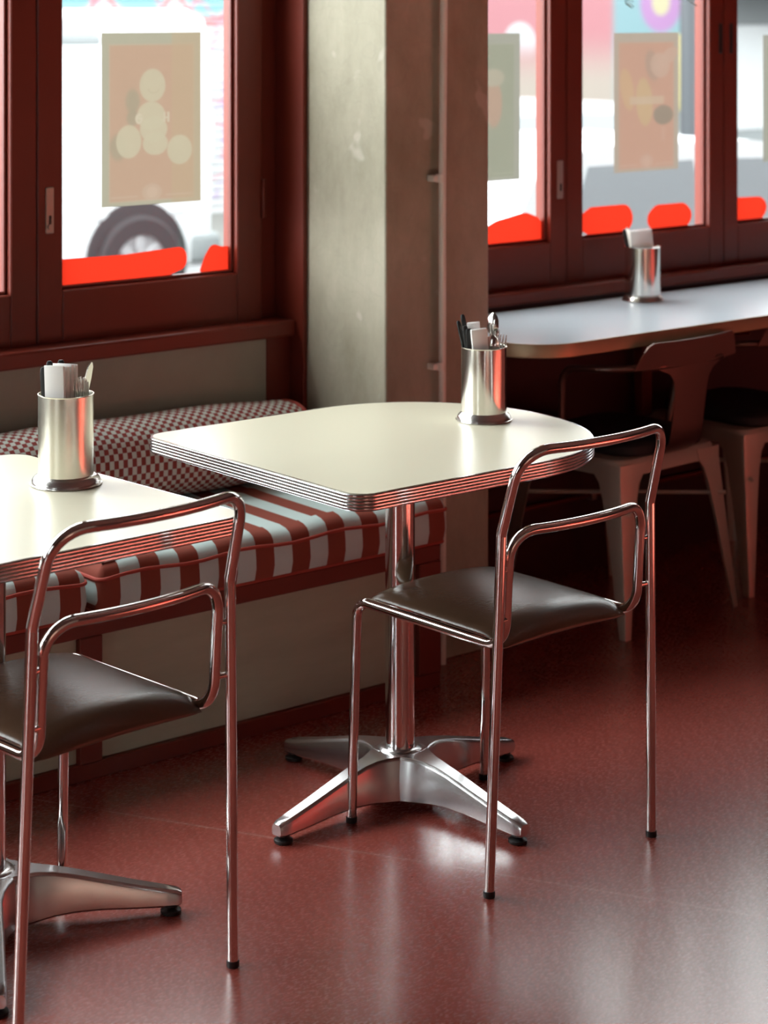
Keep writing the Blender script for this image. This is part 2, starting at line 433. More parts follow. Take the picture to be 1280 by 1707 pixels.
# windows ---------------------------------------------------------------
def window(n, x0, x1, wl, wr, lock=None, hinge=None, slots=False):
    root = bpy.data.objects.new('window_%d' % n, None); COL.objects.link(root)
    root.location = (x0, YF, .815); root['kind'] = 'structure'
    inv = Matrix.Translation(-Vector(root.location))
    z0, zg, zt, z1 = .815, .962, 2.50, 2.60
    gap = .0015
    for nm, b in (('stile', (x0 + gap, x0 + wl, z0, z1)), ('stile', (x1 - wr, x1 - gap, z0, z1)),
                  ('bottom_rail', (x0 + wl, x1 - wr, z0, zg)), ('top_rail', (x0 + wl, x1 - wr, zt, z1))):
        m = MB(); m.box(b[0], b[1], YF, 4.54, b[2], b[3], .003, 1); m.xf(inv)
        m.build(nm, M['red_paint'], root, smooth=False)
    # glazing bead set back round the pane
    m = MB()
    for bx in ((x0 + wl, x0 + wl + .008, zg, zt), (x1 - wr - .008, x1 - wr, zg, zt), (x0 + wl, x1 - wr, zg, zg + .008), (x0 + wl, x1 - wr, zt - .008, zt)):
        m.box(bx[0], bx[1], YF + .018, YG - .004, bx[2], bx[3], .002, 1)
    m.xf(inv); m.build('glazing_bead', M['red_paint'], root, smooth=False)
    m = MB(); m.box(x0 + wl - .004, x1 - wr + .004, YG - .003, YG + .003, zg - .004, zt + .004); m.xf(inv)
    m.build('pane', M['glass'], root, smooth=False)
    if lock:
        lx, lz = lock
        m = MB(); m.box(lx - .0115, lx + .0115, YF - .004, YF + .002, lz - .056, lz + .056, .003); m.xf(inv)
        lk = m.build('lock_plate', M['lock'], root, smooth=False)
        m = MB(); m.lathe([(.0, 0), (.007, 0), (.007, .004), (.0, .004)], seg=16, caps=False)
        m.xf(Matrix.Translation((lx, YF - .008, lz - .040)) @ Matrix.Rotation(R(-90), 4, 'X')); m.xf(inv)
        m.build('keyhole_boss', M['lock'], lk)
        m = MB(); m.box(lx - .003, lx + .003, YF - .006, YF - .002, lz - .034, lz - .012, .001); m.xf(inv)
        m.build('keyhole', M['black_plastic'], lk, smooth=False)
        m = MB(); m.lathe([(.0, 0), (.004, 0), (.004, .002), (.0, .002)], seg=12, caps=False)
        m.xf(Matrix.Translation((lx, YF - .006, lz + .046)) @ Matrix.Rotation(R(-90), 4, 'X')); m.xf(inv)
        m.build('screw', M['lock'], lk)
    if hinge:
        m = MB(); m.tube([(hinge[0], YF - .004, hinge[1] - .05), (hinge[0], YF - .004, hinge[1] + .05)], .006, 10); m.xf(inv)
        m.build('hinge', M['red_paint'], root)
    if slots:
        for sx in (.034, -.016):
            m = MB(); m.box(x0 + sx - .008, x0 + sx + .008, YF - .002, YF + .003, 1.50, 1.595, .002); m.xf(inv)
            m.build('bolt_slot', M['black_plastic'], root, smooth=False)
    return root
window(1, -1.00, -.28, .072, .072)
window(2, -.28, .44, .072, .072)
window(3, .44, 1.16, .072, .072)
window(4, 1.16, 1.885, .072, .072)
window(5, 1.887, 2.608, .072, .072)
window(6, 2.608, 3.277, .071, .080, lock=(2.641, 1.158), hinge=(3.277, 1.15))
window(7, 3.689, 4.380, .072, .066, lock=(4.351, 1.143))
window(8, 4.380, 5.066, .067, .066)
window(9, 5.066, 5.76, .067, .066, slots=True)
window(10, 5.76, 6.45, .067, .066)
window(11, 6.45, 7.14, .067, .066)
window(12, 7.14, 7.83, .067, .066)
for i, sx in enumerate((2.515, 2.545, 2.592)):
    m = MB(); m.lathe([(0, 0), (.005, .0), (.004, .003), (0, .004)], seg=12, caps=False)
    m.xf(Matrix.Translation((sx, YF - .0005, .829 + .004)) @ Matrix.Rotation(R(90), 4, 'X'))
    o = m.build('screw_head', M['lock'])
    tag(o, 'small worn screw head, %s of the three on the bottom rail of the left window' % ('leftmost', 'middle', 'rightmost')[i], 'screw', 'screw heads on the window rail')

# glazed street door front in the left wall, out of the picture (it lights the room and shows in the chrome)
for i in range(1):
    d = bpy.data.objects.new('door_%d' % (i + 1), None); COL.objects.link(d); d['kind'] = 'structure'
    d.location = (-4.05, .85, .12)
    for y0, y1, z0, z1, nm in ((0, .09, 0, 2.48, 'stile'), (.71, .8, 0, 2.48, 'stile'), (.09, .71, 0, .16, 'bottom_rail'), (.09, .71, 2.38, 2.48, 'top_rail')):
        q = MB(); q.box(-.03, .03, y0, y1, z0, z1, .003, 1); q.build(nm, M['red_paint'], d, smooth=False)
    q = MB(); q.box(-.003, .003, .086, .714, .156, 2.384); q.build('pane', M['glass'], d, smooth=False)
# conduit on the column -----------------------------------------------------
cp = thing('conduit_pipe', 'thin grey metal conduit pipe running down the concrete column', 'pipe', (3.509, 4.030, 0))
m = MB(); m.tube([(0, 0, .0), (0, 0, 1.2), (.022, 0, 3.2)], .0095, 14); m.build('pipe', M['conduit'], cp)
for z in (.748, 1.219):
    m = MB(); m.tube([(-.006, 0, z - .010), (-.006, 0, z + .010)], .0125, 14)
    m.box(-.032, -.012, -.004, .023, z - .008, z + .008, .003)
    m.build('pipe_clip', M['conduit'], cp)

# ---------------------------------------------------------------- bench
b = thing('bench', 'built-in bench with pale panels in a dark red frame under the window', 'bench', (2.4, 3.9, 0))
o0 = Matrix.Translation((-2.4, -3.9, 0))
def bpart(name, boxes, m, bevel=.002):
    q = MB()
    for bx in boxes: q.box(*bx, bevel, 1)
    q.xf(o0); return q.build(name, m, b, smooth=False)
bpart('top_rail', [(-1, 3.395, 3.905, 3.95, .305, .345)], M['red_paint'])
bpart('bottom_rail', [(-1, 3.395, 3.905, 3.95, 0, .036)], M['red_paint'])
for x0, x1 in ((1.45, 1.506), (2.379, 2.435), (3.326, 3.395)):
    bpart('stile', [(x0, x1, 3.903, 3.951, .036, .305)], M['red_paint'])
for x0, x1 in ((-1, 1.45), (1.506, 2.379), (2.435, 3.326)):
    bpart('panel', [(x0, x1, 3.918, 3.935, .036, .305)], M['ply'])
bpart('seat_board', [(-1, 3.338, 3.95, 4.425, .325, .345)], M['red_paint'])
bpart('end_panel', [(3.344, 3.395, 3.95, 4.047, 0, .345)], M['red_paint'])

def seat_cushion(name, label, x0, x1, notch, m, xoff=0):
    y0, y1, zb, zp, zt = 3.895, 4.41, .346, .425, .458
    root = thing(name, label, 'cushion', ((x0 + x1) / 2, 4.1, zb), 0, 'striped bench cushions')
    inv = Matrix.Translation(-Vector(root.location))
    # plan outline, front first
    if notch:
        pl = [(x0, y0), (x1, y0), (x1, 4.035), (3.333, 4.035), (3.333, y1), (x0, y1)]; rr = [.018, .022, .012, .006, .03, .03]
    else:
        pl = [(x0, y0), (x1, y0), (x1, y1), (x0, y1)]; rr = [.02, .025, .03, .03]
    out = [p for p in fillet([(x, y, 0) for x, y in pl], rr, 5, True)]
    out = resample(out + [out[0]], .05)[:-1]
    n = len(out)
    def ring(ins, z, sag=True):
        res = []
        for i in range(n):
            t = (out[(i + 1) % n] - out[i - 1]).normalized(); nn = Vector((t.y, -t.x, 0))
            p = out[i] - nn * ins
            res.append((p.x, p.y, z + (.004 * math.sin(p.x * 23) if sag else 0)))
        return res
    q = MB()
    rings = [ring(.010, zb, False), ring(.002, zb + .010, False), ring(-.004, zb + .035, False), ring(-.003, zb + .055), ring(0, zp), ring(.002, zp + .012), ring(.010, zp + .024), ring(.024, zt - .002), ring(.045, zt + .002)]
    q.loft(rings, True, True); q.xf(inv)
    body = q.build('cushion_body', m, root)
    # slightly domed top skin kept inside the body mesh: raise the cap
    q = MB(); q.tube([Vector(p) for p in ring(-.0015, zp + .002)], .0042, 8, cyclic=True); q.xf(inv)
    q.build('piping', M['piping'], root)
    q = MB(); q.tube([Vector(p) for p in ring(.006, zb + .004, False)], .0040, 8, cyclic=True); q.xf(inv)
    q.build('piping', M['piping'], root)
    return root
def obj_stripe(name, x0, cx):
    return stripe_mat(name, x0 - cx)
cxl, cxr = (.75 + 2.396) / 2, (2.422 + 3.412) / 2
M['stripe_a'] = obj_stripe('striped_fabric', 2.524, cxr)
M['stripe_b'] = obj_stripe('striped_fabric_left', 2.220, cxl)
seat_cushion('bench_cushion', 'rust and pale aqua striped bench cushion reaching the concrete column', 2.422, 3.412, True, M['stripe_a'])
seat_cushion('bench_cushion', 'rust and pale aqua striped bench cushion behind the left chair and table', .75, 2.396, False, M['stripe_b'])

# bolster against the wall
def bolster():
    x0, x1 = 1.20, 3.285
    root = thing('bolster', 'long red and white checked bolster cushion lying along the wall on the bench', 'cushion', (2.3, 4.325, .46))
    q = MB(); bm = q.bm; uvl = None
    nx, nk = 90, 36; rings = []; uvs = []
    for i in range(nx + 1):
        t = i / nx; x = x0 + (x1 - x0) * t
        e = min(t, 1 - t) * (x1 - x0)
        end = min(1, math.sqrt(max(0, 1 - (1 - min(e / .05, 1)) ** 2)) * .45 + .55)
        hz_ = (.094 + .005 * math.sin(x * 5.1) + .003 * math.sin(x * 13)) * end
        hy = .088 * end
        zc = .472 + .094 + .004 * math.sin(x * 3.3)
        ring = []
        for k in range(nk):
            a = 2 * PI * k / nk; ca, sa = math.cos(a), math.sin(a); p = .78
            ring.append((x - 2.3, math.copysign(abs(ca) ** p, ca) * hy + .012 * sa * sa * (1 if sa > 0 else -1), zc - .46 + math.copysign(abs(sa) ** p, sa) * hz_))
        rings.append(ring)
    vr = [[bm.verts.new(p) for p in r] for r in rings]
    uvl = bm.loops.layers.uv.new('UVMap')
    per = .57; s = 1 / .0125
    for i in range(nx):
        for k in range(nk):
            j = (k + 1) % nk
            f = bm.faces.new((vr[i][k], vr[i + 1][k], vr[i + 1][j], vr[i][j]))
            for lp, (ii, kk) in zip(f.loops, ((i, k), (i + 1, k), (i + 1, k + 1), (i, k + 1))):
                lp[uvl].uv = ((ii / nx) * (x1 - x0) * s, kk / nk * round(per * s / 2) * 2)
    for r in (vr[0], vr[-1]):
        f = bm.faces.new(r)
        for k, lp in enumerate(f.loops): lp[uvl].uv = (0.5 + .01 * k, 0.5)
    bmesh.ops.recalc_face_normals(bm, faces=bm.faces)
    me = bpy.data.meshes.new('bolster_cover'); bm.to_mesh(me); bm.free(); me.materials.append(M['check'])
    me.polygons.foreach_set('use_smooth', [True] * len(me.polygons))
    o = bpy.data.objects.new('bolster_cover', me); COL.objects.link(o); o.parent = root
    for r in (rings[1], rings[-2]):
        q = MB(); q.tube([Vector(p) for p in r], .006, 8, cyclic=True); q.build('piping', M['piping'], root)
bolster()

# ---------------------------------------------------------------- cafe tables
def offset_outline(out, d):
    n = len(out); res = []
    for i in range(n):
        t = (out[(i + 1) % n] - out[i - 1]).normalized()
        res.append(out[i] + Vector((t.y, -t.x, 0)) * d)
    return res
def d_outline(L, W, rc, semi, k=2.1, skew_front=0.0, skew_end=0.0):
    """straight end at x=0 (y from -W/2 to W/2), rounded end at x=L; counter-clockwise"""
    pts = []
    for q in fillet([(.3, -W / 2, 0), (0, -W / 2, 0), (0, W / 2, 0), (.3, W / 2, 0)], [0, rc, rc, 0], 10)[1:-1][::-1]:
        pts.append(q)
    res = [Vector(p) for p in pts]
    arc = []
    for i in range(49):
        a = -PI / 2 + PI * i / 48; ca, sa = max(0, math.cos(a)), math.sin(a)
        arc.append(Vector((L - semi + semi * ca ** (2 / k), W / 2 * math.copysign(abs(sa) ** (2 / k), sa), 0)))
    return res + arc
def cafe_table(label, loc, rotz, outline, post_xy, base_rot, group='cream diner tables'):
    root = thing('diner_table', label, 'table', loc, rotz, group)
    top, th = .75, .0325
    out = resample(outline + [outline[0]], .012)[:-1]
    q = MB(); ins = offset_outline(out, -.0022)
    q.loft([[(p.x, p.y, top - th + .002) for p in ins], [(p.x, p.y, top - .0006) for p in ins], [(p.x, p.y, top) for p in offset_outline(out, -.0028)]], True, True)
    q.build('tabletop', M['laminate'], root)
    prof = [(-.003, top + .0002), (.0002, top + .0002)]
    nr = 5; zs0, zs1 = top - .0012, top - th + .001
    for r in range(nr):
        za = zs0 + (zs1 - zs0) * r / nr; zb = zs0 + (zs1 - zs0) * (r + 1) / nr
        for f, d in ((.0, -.0024), (.09, -.0022), (.14, .0019), (.30, .0025), (.5, .0026), (.70, .0025), (.86, .0019), (.91, -.0022)):
            prof.append((d, za + (zb - za) * f))
    prof += [(.0002, top - th), (-.008, top - th)]
    q = MB(); q.loft([[(p.x, p.y, z) for p in offset_outline(out, d)] for d, z in prof], True, False)
    q.build('edge_band', M['edge_metal'], root, angle=25)
    px, py = post_xy
    q = MB(); q.lathe([(.0308, .110), (.0308, .700)], (px, py, 0), 48); q.build('post', M['post_metal'], root)
    q = MB(); q.box(px - .14, px + .14, py - .14, py + .14, .7005, .7175, .004); q.build('mounting_plate', M['black_plastic'], root)
    q = MB(); q.lathe([(.052, .086), (.050, .104), (.043, .111), (.034, .113), (.0305, .113)], (px, py, 0), 40)
    q.build('hub', M['cast_alu'], root)
    prof = [  # r, ztop, zbot, half width top, half width bottom
        (.012, .1080, .016, .050, .058), (.035, .1075, .016, .046, .054), (.060, .1065, .017, .032, .042), (.085, .1045, .019, .0230, .033), (.115, .1000, .022, .0185, .025),
        (.150, .0925, .024, .0172, .0215), (.200, .0790, .024, .0165, .0205), (.260, .0630, .020, .0152, .0195), (.315, .0495, .017, .0140, .018), (.338, .0440, .016, .0125, .0165), (.346, .0400, .018, .0100, .0130)]
    for a in range(4):
        ang = base_rot + a * PI / 2
        mt = Matrix.Translation((px, py, 0)) @ Matrix.Rotation(ang, 4, 'Z')
        rings = []
        for r, zt, zb, wt, wb in prof:
            rings.append([(r, -wb, zb + .004), (r, -wb + .003, zb), (r, wb - .003, zb), (r, wb, zb + .004), (r, wt + .0025, zt - .007), (r, wt, zt - .002), (r, wt - .003, zt), (r, -wt + .003, zt), (r, -wt, zt - .002), (r, -wt - .0025, zt - .007)])
        q = MB(); q.loft(rings, True, True); q.xf(mt); leg = q.build('base_arm', M['cast_alu'], root, angle=32)
        q = MB(); q.lathe([(.017, 0), (.019, .002), (.019, .007), (.012, .011), (.008, .012), (.008, .019)], (.327, 0, 0), 24); q.xf(mt); q.build('foot_pad', M['black_plastic'], leg)
    return root

to = d_outline(.806, .722, .045, .34)
cafe_table('cream D-shaped diner table with ribbed chrome edge, whole in the middle of the picture',
           (2.453, 3.413, 0), 0, to, (2.846 - 2.453, 3.403 - 3.413), R(5.4))
# the left table: straight end to the right, rounded end out of frame; its two edges are not quite square
lo = d_outline(.806, .722, .045, .34)
def left_map(p):
    # mirror in x, then the measured lie of the two straight edges
    ex = Vector((math.cos(R(2.0)), math.sin(R(2.0)), 0)); ey = Vector((-math.sin(R(4.2)), math.cos(R(4.2)), 0))
    return ex * (-p.x) + ey * p.y
lo = [left_map(p) for p in lo][::-1]
cafe_table('cream diner table with ribbed chrome edge, cut off by the left of the picture', (2.193, 3.43, 0), 0, lo, (1.874 - 2.193, 3.387 - 3.43), R(-26.5))

# ---------------------------------------------------------------- tube chairs
def tube_chair(label, loc, rotz):
    root = thing('tube_chair', label, 'chair', loc, rotz, 'chrome tube chairs at the tables')
    r = .0100
    def bow(p, w, z0, z1, d):
        s = min(1, max(0, (p.z - z0) / (z1 - z0))); s = s * s * (3 - 2 * s)
        return Vector((p.x, p.y - d * max(0, 1 - (p.x / w) ** 2) * s, p.z))
    A = [(-.222, -.224, .006), (-.2035, -.238, .672), (-.196, -.283, .832), (.196, -.283, .832), (.2035, -.238, .672), (.222, -.224, .006)]
    pts = resample(fillet(A, [0, .04, .060, .060, .04, 0], 10), .02)
    pts = [bow(p, .2, .68, .82, .036) for p in pts]
    q = MB(); q.tube(pts, r, 16); q.build('outer_frame', M['chrome'], root, angle=60)
    zr = .452
    B = [(-.184, .220, .006), (-.180, .207, zr), (-.180, -.222, zr), (-.180, -.236, .672), (.180, -.236, .672), (.180, -.222, zr), (.180, .207, zr), (.184, .220, .006)]
    pts = resample(fillet(B, [0, .038, .052, .052, .052, .052, .038, 0], 10), .02)
    pts = [bow(p, .183, .56, .66, .030) for p in pts]
    q = MB(); q.tube(pts, r, 16); q.build('inner_frame', M['chrome'], root, angle=60)
    # leather pad between the rails
    q = MB(); rings = []; n = 22; nk = 40
    for i in range(n + 1):
        u = -1 + 2 * i / n; x = u * .173
        ed = max(0, 1 - u ** 8) ** .5
        ht = (.006 + .012 * max(0, 1 - u * u) ** .6) * (.25 + .75 * ed); hy = .203 * (.975 + .025 * ed)
        zc = .463 + .006 * (1 - u * u)
        ring = []
        for k in range(nk):
            a = 2 * PI * k / nk; ca, sa = math.cos(a), math.sin(a)
            y = math.copysign(abs(ca) ** .42, ca) * hy
            dip = .020 * max(0, (abs(y) / hy - .72) / .28) ** 2.2           # front and rear edges roll down
            ring.append((x, y - .002, zc - dip + math.copysign(abs(sa) ** .8, sa) * (ht if sa > 0 else ht * .8)))
        rings.append(ring)
    q.loft(rings, True, True); q.build('seat', M['leather'], root, angle=70)
    for s in (-1, 1):
        for z in (.508, .600):
            yy = -.224 - (z - 0) * .0205
            q = MB(); q.tube([(s * .174, -.2285 - .02 * (z - .5), z), (s * .212, -.2335 - .02 * (z - .5), z)], .0048, 10)
            q.build('bolt', M['chrome'], root)
    for x, y in ((-.222, -.224), (.222, -.224), (-.184, .220), (.184, .220)):
        q = MB(); q.lathe([(.0108, 0), (.0112, .002), (.0112, .011), (.0100, .012)], (x, y, 0), 16)
        q.build('glide', M['black_plastic'], root)
    return root
ch = tube_chair('chrome tube chair with brown leather seat, whole, at the middle table', (2.878, 3.1525, 0), R(1.2))
c2 = copy_tree(ch); c2.location = (1.888, 3.197, 0); c2.rotation_euler = (0, 0, R(4.9))
c2['label'] = 'chrome tube chair with brown leather seat, cut off by the left of the picture'

# ---------------------------------------------------------------- cutlery holders
def holder(label, loc, rb, rf, h, metal):
    root = thing('cutlery_holder', label, 'holder', loc, 0, 'steel cutlery holders')
    q = MB(); q.lathe([(rb - .0012, .018), (rb, .018), (rb, h - .002), (rb + .0012, h), (rb - .0012, h + .0004), (rb - .0016, h - .002), (rb - .0016, .012), (.0, .012)], (0, 0, 0), 56, caps=False)
    q.build('body', metal, root, angle=30)
    q = MB(); q.lathe([(0, .0), (rf, 0), (rf + .001, .0012), (rf + .0006, .0028), (rf - .0012, .0036), (rf - .0016, .0052), (rf - .003, .0095), (rf - .0058, .0135), (rf - .0095, .0165), (rb + .001, .0185), (rb - .004, .019), (0, .019)], (0, 0, 0), 64, caps=False)
    q.build('base', M['satin'], root, angle=50)
    return root
T = .7506
HL = (2.092, 3.484, T); HR = (3.115, 3.440, T); HC = (4.535, 4.318, .791)
holder('brushed steel cutlery holder on the left cream table', HL, .052, .0675, .170, M['brushed'])
holder('polished steel cutlery holder on the middle cream table', HR, .0495, .0610, .160, M['polished'])
holder('steel cutlery holder on the grey counter under the right windows', HC, .052, .0600, .158, M['polished'])

def frame_mtx(base, tip, roll=0):
    b, t = Vector(base), Vector(tip); zz = (t - b).normalized()
    up = Vector((.636, .772, 0)); up = (up - zz * up.dot(zz)).normalized(); xx = up.cross(zz)
    mt = Matrix((xx, up, zz)).transposed().to_4x4(); mt.translation = b
    return mt @ Matrix.Rotation(roll, 4, 'Z')
# directions in the holder: r = to the camera's right, d = away from the camera
def off(H, r, d, z): return (H[0] + r * .772 + d * .636, H[1] - r * .636 + d * .772, H[2] + z)

def black_knife(label, H, b, t, group, wdt=.012):
    L = (Vector(off(H, *t)) - Vector(off(H, *b))).length
    q = MB(); q.loft([[( wdt / 2 * x * k, .004 * y * k, z) for x, y in ((-1, -.6), (-.6, -1), (.6, -1), (1, -.6), (1, .6), (.6, 1), (-.6, 1), (-1, .6))] for z, k in ((0, .7), (.01, .9), (L * .6, 1), (L - .012, 1.05), (L - .003, .9), (L, .55))])
    q.xf(frame_mtx(off(H, *b), off(H, *t))); o = q.build('knife_handle', M['black_plastic'])
    return tag(o, label, 'knife', group)
def napkin(label, H, b, t, wdt, thick, group, roll=0, layers=3):
    bb, tt = Vector(off(H, *b)), Vector(off(H, *t)); L = (tt - bb).length
    q = MB()
    for i in range(layers):
        y0 = -thick / 2 + thick * i / layers; y1 = y0 + thick / layers * .86
        q.box(-wdt / 2 + .0008 * (i % 2), wdt / 2 - .0006 * ((i + 1) % 2), y0, y1, 0, L - .0012 * ((i * 2) % 3), min(.0012, thick / layers * .3), 2)
    q.xf(frame_mtx(bb, tt, roll)); o = q.build('folded_napkin', M['paper'])
    return tag(o, label, 'napkin', group)
def fork(label, H, b, t, group, roll=0, s=1.0):
    bb, tt = Vector(off(H, *b)), Vector(off(H, *t)); L = (tt - bb).length
    q = MB(); T_ = .0011
    q.loft([[(x, -T_, z), (x2, -T_, z), (x2, T_, z), (x, T_, z)] for x, x2, z in ((-.006, .006, 0), (-.003, .003, L * .45), (-.0035, .0035, L - .075), (-.0105 * s, .0105 * s, L - .055), (-.0115 * s, .0115 * s, L - .042))])
    for k in range(4):
        x = (-.0098 + k * .00653) * s
        q.loft([[(x - w, y - T_ * w / .0016, z), (x + w, y - T_ * w / .0016, z), (x + w, y + T_ * w / .0016, z), (x - w, y + T_ * w / .0016, z)] for w, y, z in ((.0017, 0, L - .044), (.0016, .002, L - .025), (.0014, .003, L - .008), (.0006, .003, L))])
    q.xf(frame_mtx(bb, tt, roll)); o = q.build('fork', M['polished'])
    return tag(o, label, 'fork', group)
def spoon(label, H, b, t, group, roll=0, wd=.0165):
    bb, tt = Vector(off(H, *b)), Vector(off(H, *t)); L = (tt - bb).length
    q = MB(); rings = []
    for z, w, dp in ((0, .0055, 0), (L * .4, .003, 0), (L - .055, .0032, 0), (L - .048, .007, -.001), (L - .04, .0125, -.004), (L - .028, wd, -.006), (L - .015, wd * .93, -.005), (L - .006, wd * .64, -.003), (L, wd * .2, 0)):
        rings.append([(w * x, dp * (1 - x * x) + sg * .0008, z) for x, sg in ((-1, -1), (-.5, -1), (0, -1), (.5, -1), (1, -1), (1, 1), (.5, 1), (0, 1), (-.5, 1), (-1, 1))])
    q.loft(rings); q.xf(frame_mtx(bb, tt, roll)); o = q.build('spoon', M['polished'])
    return tag(o, label, 'spoon', group)
def table_knife(label, H, b, t, group, roll=0):
    bb, tt = Vector(off(H, *b)), Vector(off(H, *t)); L = (tt - bb).length
    q = MB(); q.loft([[(-w, -.0012, z), (w * .9, -.0012, z), (w * .9, .0012, z), (-w, .0012, z)] for z, w in ((0, .008), (.03, .0075), (L * .45, .005), (L * .52, .008), (L - .03, .0095), (L - .008, .0075), (L, .002))])
    q.xf(frame_mtx(bb, tt, roll)); o = q.build('table_knife', M['polished'])
    return tag(o, label, 'knife', group)

gR = 'cutlery in the middle holder'
black_knife('black knife handle leaning furthest left in the middle holder', HR, (-.012, .010, .022), (-.056, .006, .214), 'black knives in the middle holder', .009)
black_knife('tallest black knife handle leaning left in the middle holder', HR, (-.010, .020, .022), (-.046, .020, .226), 'black knives in the middle holder', .010)
black_knife('black knife handle lower and nearest the front in the middle holder', HR, (-.018, -.012, .022), (-.042, -.012, .206), 'black knives in the middle holder', .012)
black_knife('broad black knife handle beside the napkins in the middle holder', HR, (-.024, -.022, .022), (-.034, -.024, .202), 'black knives in the middle holder', .014)
napkin('white folded napkin standing in front in the middle cutlery holder', HR, (.004, -.024, .022), (-.013, -.030, .202), .036, .012, 'napkins in the middle holder', R(12), 4)
napkin('crinkled white napkin behind the front one in the middle holder', HR, (-.004, .004, .022), (-.023, .000, .212), .028, .014, 'napkins in the middle holder', R(-4), 5)
spoon('steel spoon with its bowl up beside the napkins in the middle holder', HR, (.006, -.010, .022), (.018, -.024, .188), 'spoons in the middle holder', R(-20), .0165)
spoon('tall steel spoon standing above the rest in the middle holder', HR, (.008, .012, .022), (.022, .010, .231), 'spoons in the middle holder', R(-35), .0145)
fork('steel fork nearer the spoons in the middle holder', HR, (.014, .014, .022), (.032, .006, .194), 'forks in the middle holder', R(62))
fork('steel fork at the right rim of the middle holder', HR, (.018, .004, .022), (.041, -.004, .186), 'forks in the middle holder', R(15))

black_knife('black knife handle at the left rim of the left holder', HL, (-.034, .004, .022), (-.043, .002, .219), 'black knives in the left holder', .012)
black_knife('taller black knife handle tucked behind the napkins of the left holder', HL, (-.026, .018, .022), (-.034, .018, .228), 'black knives in the left holder', .012)
black_knife('black knife handle rising just over the napkins of the left holder', HL, (-.010, .030, .022), (-.014, .030, .228), 'black knives in the left holder', .013)
for i in range(4):
    napkin('white folded napkin standing in the left cutlery holder, %s in its stack' % ('frontmost', 'second from the front', 'third from the front', 'rearmost')[i], HL,
           (-.010 + .004 * i, -.032 + .0105 * i, .022), (-.0165 + .0065 * i, -.030 + .0105 * i, .228 - .002 * (i % 2)), .040, .009, 'napkins in the left holder', R(-16), 3)
for i in range(4):
    fork('steel fork on edge in the left holder, %s of four' % ('leftmost', 'second from the left', 'third from the left', 'rightmost')[i], HL,
         (.019 + .0052 * i, .004 + .003 * i, .022), (.0215 + .0058 * i, -.006 + .004 * i, .197 + .003 * (i % 2)), 'forks in the left holder', R(70), .9)
table_knife('steel knife leaning right above the forks of the left holder', HL, (.004, .012, .022), (.046, .016, .226), 'knives in the left holder', R(60))

black_knife('black knife handle leaning left in the counter holder', HC, (-.018, -.006, .022), (-.056, -.010, .208), 'knives in the counter holder', .011)
napkin('white folded napkin standing in the counter cutlery holder', HC, (.004, -.018, .022), (-.008, -.024, .206), .064, .016, 'napkins in the counter holder', 0, 4)
table_knife('pale knife end beside the black handle in the counter holder', HC, (-.014, .012, .022), (-.046, .010, .212), 'knives in the counter holder', R(10))

# ---------------------------------------------------------------- counter under the right windows
cr = thing('window_counter', 'long pale grey counter with brass-coloured edge under the right windows', 'counter', (3.69, 4.41, 0))
CT = .79
ol = fillet([(3.692, 4.412, 0), (3.692, 3.888, 0), (9.2, 3.915, 0), (9.2, 4.412, 0)], [.0, .15, .1, 0], 14, False)
ol = [Vector((p.x - 3.69, p.y - 4.41, 0)) for p in ol]
ol = resample(ol + [ol[0]], .03)[:-1]
q = MB(); q.loft([[(p.x, p.y, CT - .030) for p in offset_outline(ol, -.002)], [(p.x, p.y, CT) for p in offset_outline(ol, -.002)]]); q.build('countertop', M['counter_top'], cr)
q = MB(); q.loft([[(p.x, p.y, z) for p in offset_outline(ol, d)] for d, z in ((-.003, CT + .0004), (0, CT + .0004), (.001, CT - .002), (.001, CT - .034), (-.002, CT - .036), (-.02, CT - .036))], True, False)
q.build('edge_band', M['counter_edge'], cr, angle=30)
for x in (.9, 3.2, 5.2):
    q = MB(); q.box(x, x + .04, -.42, -.005, .72, CT - .036, .003); q.box(x, x + .04, -.04, -.005, .30, .72, .003)
    q.build('bracket', M['red_paint'], cr, smooth=False)
wp = thing('wall_pipe', 'thin dark red pipe running low along the wall under the counter', 'pipe', (3.72, 4.41, .222))
q = MB(); q.tube([(0, 0, 0), (3.5, 0, .006)], .007, 10); q.build('pipe', M['red_paint'], wp)
for x in (.10, .70, 1.6):
    q = MB(); q.box(x - .01, x + .01, -.010, .019, -.012, .012, .003); q.build('pipe_clip', M['lock'], wp)

